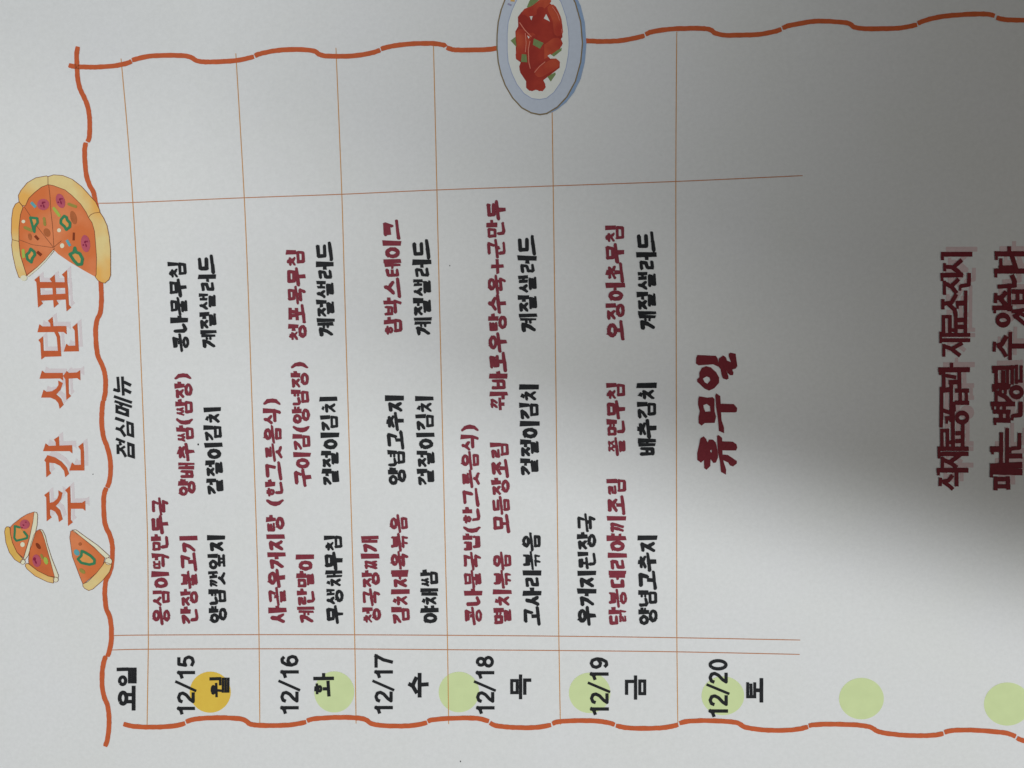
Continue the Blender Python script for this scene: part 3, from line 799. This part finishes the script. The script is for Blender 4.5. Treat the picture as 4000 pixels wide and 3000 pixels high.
pz = picture("pizza_picture", "printed drawing of a cut pizza with golden crust")
Z = lambda p: tr(p, 3.607, 20, 660)
SC = 1 / 3.607
sauce = [(625, 228), (700, 240), (860, 300), (960, 380), (1080, 500), (1160, 620), (1190, 690), (1240, 760), (1275, 880), (1290, 1050), (1305, 1250), (1300, 1500), (1285, 1522), (1120, 1430), (920, 1310), (760, 1200), (712, 1150), (680, 1160), (600, 1270), (480, 1400), (345, 1515), (320, 1500), (285, 1380), (235, 1220), (215, 1050), (215, 830), (235, 650), (265, 540), (300, 520), (350, 420), (430, 340), (530, 260)]
print_part("sauce", [Z(sauce)], SAUCE, 4, pz)
crusts = [
 ([(215, 465), (205, 380), (240, 310), (330, 200), (450, 130), (600, 103), (620, 115), (622, 225), (530, 260), (430, 340), (350, 420), (305, 525), (260, 520)], CRUST_A),
 ([(620, 115), (700, 88), (830, 98), (960, 150), (1090, 250), (1190, 360), (1290, 470), (1345, 580), (1350, 615), (1270, 625), (1220, 650), (1190, 688), (1160, 620), (1080, 500), (960, 380), (860, 300), (700, 240), (622, 225)], CRUST_A),
 ([(1190, 688), (1220, 650), (1270, 625), (1350, 615), (1400, 690), (1450, 800), (1480, 950), (1500, 1150), (1502, 1500), (1480, 1560), (1420, 1612), (1370, 1600), (1320, 1570), (1285, 1520), (1300, 1490), (1305, 1250), (1290, 1050), (1275, 880), (1240, 760)], CRUST_A),
 ([(215, 470), (165, 500), (130, 570), (112, 700), (108, 900), (120, 1000), (215, 1025), (215, 830), (235, 650), (270, 545), (260, 525)], CRUST_A),
 ([(120, 1000), (215, 1025), (235, 1220), (285, 1380), (325, 1505), (240, 1540), (215, 1530), (170, 1400), (130, 1220), (112, 1080)], CRUST_A)]
for i, (p, m) in enumerate(crusts):
    print_part("crust", [Z(p)], m, 5, pz)
lines = []
for p, m in crusts:
    lines += outline(Z(p), 2.2)
lines += stroke(Z([(630, 228), (650, 400), (662, 600), (685, 800), (705, 1100)]), 1.8)
lines += stroke(Z([(290, 540), (480, 830), (700, 1110)]), 1.8) + stroke(Z([(215, 1000), (400, 1070), (690, 1112)]), 1.8) + stroke(Z([(705, 1105), (810, 1015)]), 1.6)
lines += outline(Z([(712, 1120), (700, 1165), (600, 1285), (350, 1520), (325, 1495), (480, 1380), (600, 1260)]), 1.8)
print_part("outline", lines, OUTL, 6, pz)
print_part("dough_edge", stroke(Z([(700, 1152), (590, 1290), (480, 1400), (350, 1508)]), [3, 5, 6, 6]) + [disc(20 + 285 * SC, 660 + 1540 * SC, 13, 11, 14)], CREAM, 6.6, pz)
def E(x, y, rx, ry, rot=0.0):
    return disc(20 + x * SC, 660 + y * SC, rx * SC, ry * SC, 18, rot)
for x, y, rx, ry, r in [(555, 505, 84, 80, 0), (797, 455, 62, 104, -.3), (1150, 1055, 64, 122, -.12)]:
    print_part("pepperoni", [E(x, y, rx, ry, r)], PEP, 6.2, pz)
    print_part("pepperoni_spot", [E(x - 5, y - 22, 14, 20, .4), E(x + 8, y + 25, 10, 26, -.3), E(x - 30, y + 20, 12, 12), E(x + 22, y - 30, 10, 12)], PEPD, 7, pz)
for p, wd, m in [([(385, 475), (450, 545)], 40, BLUE), ([(885, 1005), (935, 1090)], 38, BLUE), ([(705, 560), (780, 660)], 42, LGRN), ([(275, 1150), (282, 1240)], 42, LGRN),
                 ([(915, 500), (1010, 535)], 42, OLIVE), ([(568, 700), (580, 790)], 38, OLIVE), ([(300, 830), (390, 870)], 44, OLIVE),
                 ([(440, 945), (490, 1000)], 38, DBRN), ([(985, 900), (982, 1010)], 30, DBRN), ([(470, 1170), (530, 1220)], 42, DBRN)]:
    print_part("topping", stroke(Z(p), wd * SC, 'butt' if m in (BLUE, DBRN) else 'round'), m, 6.4, pz)
print_part("mushroom", [E(980, 690, 44, 98, -.25), E(608, 900, 46, 62, -.4)], BRN, 6.3, pz)
print_part("mushroom", [E(370, 960, 26, 50, -.2)], BRN, 6.3, pz)
print_part("cheese_cube", [E(278, 745, 26, 24), E(778, 868, 28, 28), E(822, 1085, 30, 34)], CREAM, 6.3, pz)
RINGS = [([(375, 690), (470, 700), (478, 760), (435, 820), (432, 890), (415, 840), (400, 780)], 36), ([(850, 668), (805, 720), (803, 770), (855, 815), (880, 860), (930, 820), (932, 765), (893, 725), (882, 685)], 40),
         ([(380, 1130), (430, 1170), (440, 1215), (402, 1262), (390, 1318), (335, 1275), (325, 1210), (360, 1180)], 40), ([(1000, 1115), (1015, 1175), (1070, 1195), (1108, 1270), (1095, 1345), (1040, 1350), (985, 1290), (930, 1205), (985, 1180)], 44)]
for r, wd in RINGS:
    print_part("pepper_centre", [Z(r)], TAN, 6.3, pz)
    print_part("pepper_ring", stroke(Z(r), wd * SC, 'round', True), GRN, 6.9, pz)

Y = lambda p: tr(p, 4.367, 0, 1960)
S4 = 1 / 4.367
def E4(x, y, rx, ry, rot=0.0):
    return disc(x * S4, 1960 + y * S4, rx * S4, ry * S4, 16, rot)
SL = [
 ("printed drawing of the upper pizza slice of the pair",
  [(620, 160), (600, 330), (540, 600), (440, 945), (330, 850), (250, 680), (215, 520), (215, 420), (260, 370), (400, 260), (500, 200)],
  [(150, 415), (190, 415), (210, 440), (215, 520), (250, 680), (330, 850), (430, 960), (385, 1030), (290, 970), (200, 850), (140, 680), (118, 500), (130, 440)],
  [(620, 165), (660, 170), (678, 210), (670, 380), (640, 520), (520, 900), (460, 980), (445, 945), (540, 620), (600, 330)], (428, 1010, 42)),
 ("printed drawing of the lower pizza slice of the pair",
  [(710, 460), (750, 510), (800, 640), (870, 900), (970, 1265), (860, 1250), (680, 1160), (530, 1040), (525, 960), (560, 720), (620, 540), (670, 480)],
  [(500, 1035), (530, 1045), (680, 1160), (860, 1250), (965, 1275), (945, 1370), (850, 1350), (640, 1250), (500, 1130), (470, 1080), (475, 1050)],
  [(715, 458), (760, 470), (810, 570), (840, 700), (920, 950), (1035, 1240), (1030, 1280), (970, 1265), (900, 1000), (800, 640), (755, 510)], (988, 1310, 44)),
 ("printed drawing of the pizza slice over the border",
  [(1290, 475), (1400, 570), (1640, 760), (1820, 945), (1790, 1060), (1680, 1200), (1500, 1350), (1450, 1385), (1390, 1240), (1270, 920), (1225, 600), (1240, 490)],
  [(1450, 1385), (1530, 1350), (1680, 1200), (1790, 1060), (1820, 1010), (1940, 1055), (1900, 1180), (1780, 1330), (1620, 1470), (1550, 1497), (1480, 1460), (1450, 1420)],
  [(1260, 470), (1330, 465), (1500, 590), (1700, 730), (1900, 910), (1880, 940), (1830, 945), (1640, 770), (1400, 570), (1285, 490)], (1885, 1000, 60))]
for i, (lab, s, c, e, (tx, ty, trr)) in enumerate(SL):
    g = picture("pizza_slice_picture", lab)
    print_part("sauce", [Y(s)], SAUCE2 if i == 1 else SAUCE, 4 + .1 * i, g)
    print_part("crust", [Y(c)], CRUST_B if i == 0 else CRUST_A, 5 + .1 * i, g)
    print_part("dough_edge", [Y(e), E4(tx, ty, trr, trr * .95)], CREAM, 5.6 + .1 * i, g)
    print_part("outline", outline(Y(s), 1.6) + outline(Y(c), 2.0) + outline(Y(e), 1.6) + outline(E4(tx, ty, trr, trr), 1.6), OUTL, 6.2 + .1 * i, g)
    if i == 0:
        print_part("pepperoni", [E4(462, 372, 84, 82)], PEP, 6.8, g)
        print_part("pepperoni_spot", [E4(440, 385, 18, 12, .6), E4(415, 430, 14, 14), E4(480, 335, 14, 10)], PEPD, 7.4, g)
        r = [(375, 425), (292, 402), (295, 480), (285, 600), (320, 650), (420, 628), (500, 605), (505, 570), (450, 500)]
        print_part("pepper_centre", [Y(r)], TAN, 6.8, g)
        print_part("pepper_ring", stroke(Y(r), 38 * S4), GRN, 7.3, g)
        print_part("cheese_cube", [E4(425, 715, 38, 42)], CREAM, 6.8, g)
    elif i == 1:
        print_part("mushroom", [E4(690, 740, 30, 62, -.6)], DBRN, 6.8, g)
        print_part("pepperoni", [E4(665, 990, 72, 108, -.15)], PEP, 6.8, g)
        print_part("pepperoni_spot", [E4(630, 960, 26, 30), E4(650, 1010, 14, 36, -.4)], PEPD, 7.4, g)
        print_part("topping", [E4(822, 990, 36, 66, -.3)], LGRN, 6.8, g)
        print_part("topping", [E4(755, 920, 22, 52, -.4)], OLIVE, 6.8, g)
    else:
        print_part("mushroom", [E4(1402, 706, 28, 30)], BRN, 6.8, g)
        print_part("topping", [E4(1345, 850, 44, 58, -.6)], BLUE, 6.8, g)
        r = [(1430, 825), (1425, 905), (1368, 962), (1425, 1025), (1560, 1055), (1645, 1035), (1648, 975), (1580, 905), (1490, 850)]
        print_part("pepper_centre", [Y(r)], TAN, 6.9, g)
        print_part("pepper_ring", stroke(Y(r), 46 * S4, 'round', True), GRN, 7.4, g)
        print_part("topping", [E4(1440, 1165, 32, 62, -.9)], OLIVE, 6.8, g)

# plate of red sausages
pl = picture("plate_picture", "printed drawing of a pale blue plate of red sausages with green pepper bits")
Q = lambda p: tr(p, 3.6075, 1920, 0)
S5 = 1 / 3.6075
sn = 0.37
RIMC = ink("plate_blue_grey_ink", (142, 148, 158), seen=sn, mottle=0.03)
RIME = ink("plate_edge_blue_ink", (104, 122, 146), seen=sn)
RIMB = ink("plate_brown_line_ink", (98, 86, 64), seen=sn)
INNW = ink("plate_white_ink", (166, 169, 162), seen=sn, mottle=0.02)
RED = two_tone("sausage_red_ink", (124, 40, 30), (112, 34, 28), seen=sn, scale=160)
RED2 = two_tone("sausage_brick_ink", (140, 58, 38), (126, 42, 32), seen=sn, scale=160)
HIL = ink("sausage_highlight_ink", (178, 100, 84), seen=sn)
PGR = ink("pepper_bit_green_ink", (88, 102, 64), seen=sn, mottle=0.10)
INDG = ink("plate_inner_line_ink", (112, 122, 146), seen=sn)
def whole(low):
    """the lower half is in view; the upper one mirrors it"""
    up = [(x, 1240 - y) for x, y in low[::-1] if y > 640]
    return low + up
outer = [(82, 640), (84, 720), (100, 900), (140, 1070), (200, 1230), (300, 1400), (430, 1540), (560, 1610), (680, 1635), (780, 1625), (860, 1600), (930, 1560), (1050, 1465), (1160, 1325), (1255, 1130), (1312, 900), (1334, 640)]
rimin = [(82, 640), (84, 720), (100, 900), (140, 1070), (200, 1230), (300, 1400), (430, 1540), (560, 1610), (680, 1635), (780, 1620), (930, 1530), (1060, 1390), (1180, 1170), (1255, 900), (1280, 640)]
inner = [(226, 640), (226, 740), (240, 900), (290, 1060), (360, 1210), (460, 1340), (570, 1410), (680, 1425), (780, 1405), (880, 1325), (980, 1180), (1050, 980), (1085, 780), (1092, 640)]
print_part("plate_edge", [Q(whole(outer))], RIME, 4, pl)
print_part("plate_rim", [Q(whole(rimin))], RIMC, 4.6, pl)
print_part("rim_line", outline(Q(whole(rimin)), 5.2), RIMB, 5.2, pl)
print_part("plate_well", [Q(whole(inner))], INNW, 5.2, pl)
print_part("well_line", outline(Q(whole(inner)), 2.6), INDG, 5.8, pl)
for p, wd, m in [([(500, 215), (620, 165), (775, 35)], 138, RED2), ([(700, 190), (720, 330)], 130, RED), ([(850, 155), (920, 300), (942, 480)], 128, RED2), ([(450, 310), (560, 420), (680, 520)], 150, RED),
                 ([(420, 505), (435, 680), (410, 820)], 140, RED2), ([(660, 400), (900, 520)], 210, RED), ([(640, 620), (640, 1000)], 210, RED), ([(915, 640), (720, 780)], 170, RED2), ([(560, 560), (590, 930)], 150, RED2),
                 ([(470, 980), (560, 1080)], 160, RED), ([(890, 925), (680, 1040)], 152, RED2), ([(640, 1060), (620, 1180)], 190, RED), ([(558, 1240), (590, 1180)], 134, RED), ([(692, 1238), (640, 1150)], 148, RED)]:
    print_part("sausage", stroke(Q(smooth(p, 3) if len(p) > 2 else p), wd * S5), m, 6.4 + random.uniform(0, .9), pl)
print_part("sausage", [Q([(425, 200), (375, 270), (380, 400), (340, 470), (350, 860), (415, 905), (395, 960), (410, 1050), (490, 1170), (490, 1260), (570, 1310), (625, 1290), (720, 1310), (768, 1250), (725, 1160), (960, 980), (965, 900), (910, 850), (830, 855), (795, 820), (860, 770), (960, 720), (1005, 640), (970, 560), (1010, 480), (990, 380), (940, 220), (870, 110), (825, 80), (830, 0), (740, -20), (620, 90), (500, 150)])], RED, 6.2, pl)
print_part("sausage_highlight", stroke(Q([(400, 350), (470, 450), (560, 545)]), 3) + stroke(Q([(480, 500), (492, 640), (480, 760)]), 2.4) + stroke(Q([(545, 610), (522, 720), (528, 900), (548, 990)]), 2.8)
           + stroke(Q([(755, 900), (680, 960), (610, 1045)]), 2.6) + stroke(Q([(860, 130), (930, 230), (960, 320)]), 2.0) + stroke(Q([(990, 440), (998, 500)]), 2.2), HIL, 8, pl)
print_part("plate_gap", [Q([(540, 262), (584, 258), (565, 318)]), Q([(772, 228), (738, 290), (825, 335)]), Q([(505, 530), (540, 550), (525, 575)]), Q([(790, 815), (830, 790), (860, 840), (840, 855)])], INNW, 8, pl)
for p in [[(500, 130), (530, 60), (560, 0), (600, -60), (690, 10), (620, 80), (520, 145)], [(598, 570), (735, 635), (685, 715), (585, 660)], [(430, 790), (495, 795), (507, 905), (418, 900)],
          [(272, 600), (345, 545), (355, 690)], [(830, 790), (990, 700), (985, 740), (880, 825)], [(785, 1100), (900, 1045), (905, 1075), (835, 1175)]]:
    print_part("pepper_bit", [Q(p)], PGR, 6.2 if p[0] in ((272, 600), (830, 790), (785, 1100), (500, 130)) else 8, pl)
print_part("rim_pattern", [Q([(268, -20), (332, -15), (330, 55), (272, 50)])], ink("plate_yellow_ink", (164, 128, 72), seen=sn), 6, pl)
print_part("rim_pattern", [Q([(238, 72), (292, 95), (280, 118), (228, 96)])], ink("plate_violet_ink", (112, 110, 128), seen=sn), 6, pl)

# ------------------------------------------------------------------ unseen tablet, added above the sheet to cast the shade on it
def tablet():
    t = thing("added_shade_tablet", "unseen dark grey tablet added above the printed menu to cast shade on it", "tablet", (0, 0, 0))
    body_m = plain("dark_grey_aluminium", (0.06, 0.06, 0.065), 0.4, 0.6)
    glass = plain("black_glass", (0.01, 0.01, 0.012), 0.1)
    Wd, Hd, th, rr = 0.2776, 0.1523, 0.0065, 0.012
    def slab(name, x0, x1, y0, y1, z0, z1, r, mat, seg_n=6):
        pts = []
        for cx, cy, a0 in ((x1 - r, y1 - r, 0), (x0 + r, y1 - r, 90), (x0 + r, y0 + r, 180), (x1 - r, y0 + r, 270)):
            for k in range(seg_n + 1):
                a = math.radians(a0 + 90 * k / seg_n)
                pts.append((cx + r * math.cos(a), cy + r * math.sin(a)))
        n = len(pts)
        c = (z1 - z0) * .25
        sh = lambda q, s: ((q[0] - (x0 + x1) / 2) * s + (x0 + x1) / 2, (q[1] - (y0 + y1) / 2) * s + (y0 + y1) / 2)
        rings_ = [([sh(q, .99) for q in pts], z0), (pts, z0 + c), (pts, z1 - c), ([sh(q, .99) for q in pts], z1)]
        v = [(q[0], q[1], z) for rg, z in rings_ for q in rg]
        f = [tuple(range(n))[::-1], tuple(range(3 * n, 4 * n))]
        for k in range(3):
            for i in range(n):
                j = (i + 1) % n
                f.append((k * n + i, k * n + j, (k + 1) * n + j, (k + 1) * n + i))
        return link_mesh(name, v, f, mat, t)
    ox, oy = -0.0206, -0.0204       # the lens sits near one corner
    slab("body", ox, ox + Wd, oy, oy + Hd, 0.0015, 0.0015 + th, rr, body_m)
    slab("screen", ox + .006, ox + Wd - .006, oy + .006, oy + Hd - .006, 0.0015 + th, 0.002 + th, rr * .6, glass)
    slab("camera_bump", -0.009, 0.009, -0.009, 0.009, 0.0006, 0.0018, 0.0085, glass)
    slab("button", ox + .20, ox + .215, oy + Hd - .0005, oy + Hd + .0006, .003, .0055, .0005, body_m)
    t.matrix_world = Matrix.Translation(CAM) @ ROT.to_4x4() @ Matrix.Rotation(math.radians(TABROT), 4, 'Z')
    return t
TABROT = -14.4
tablet()
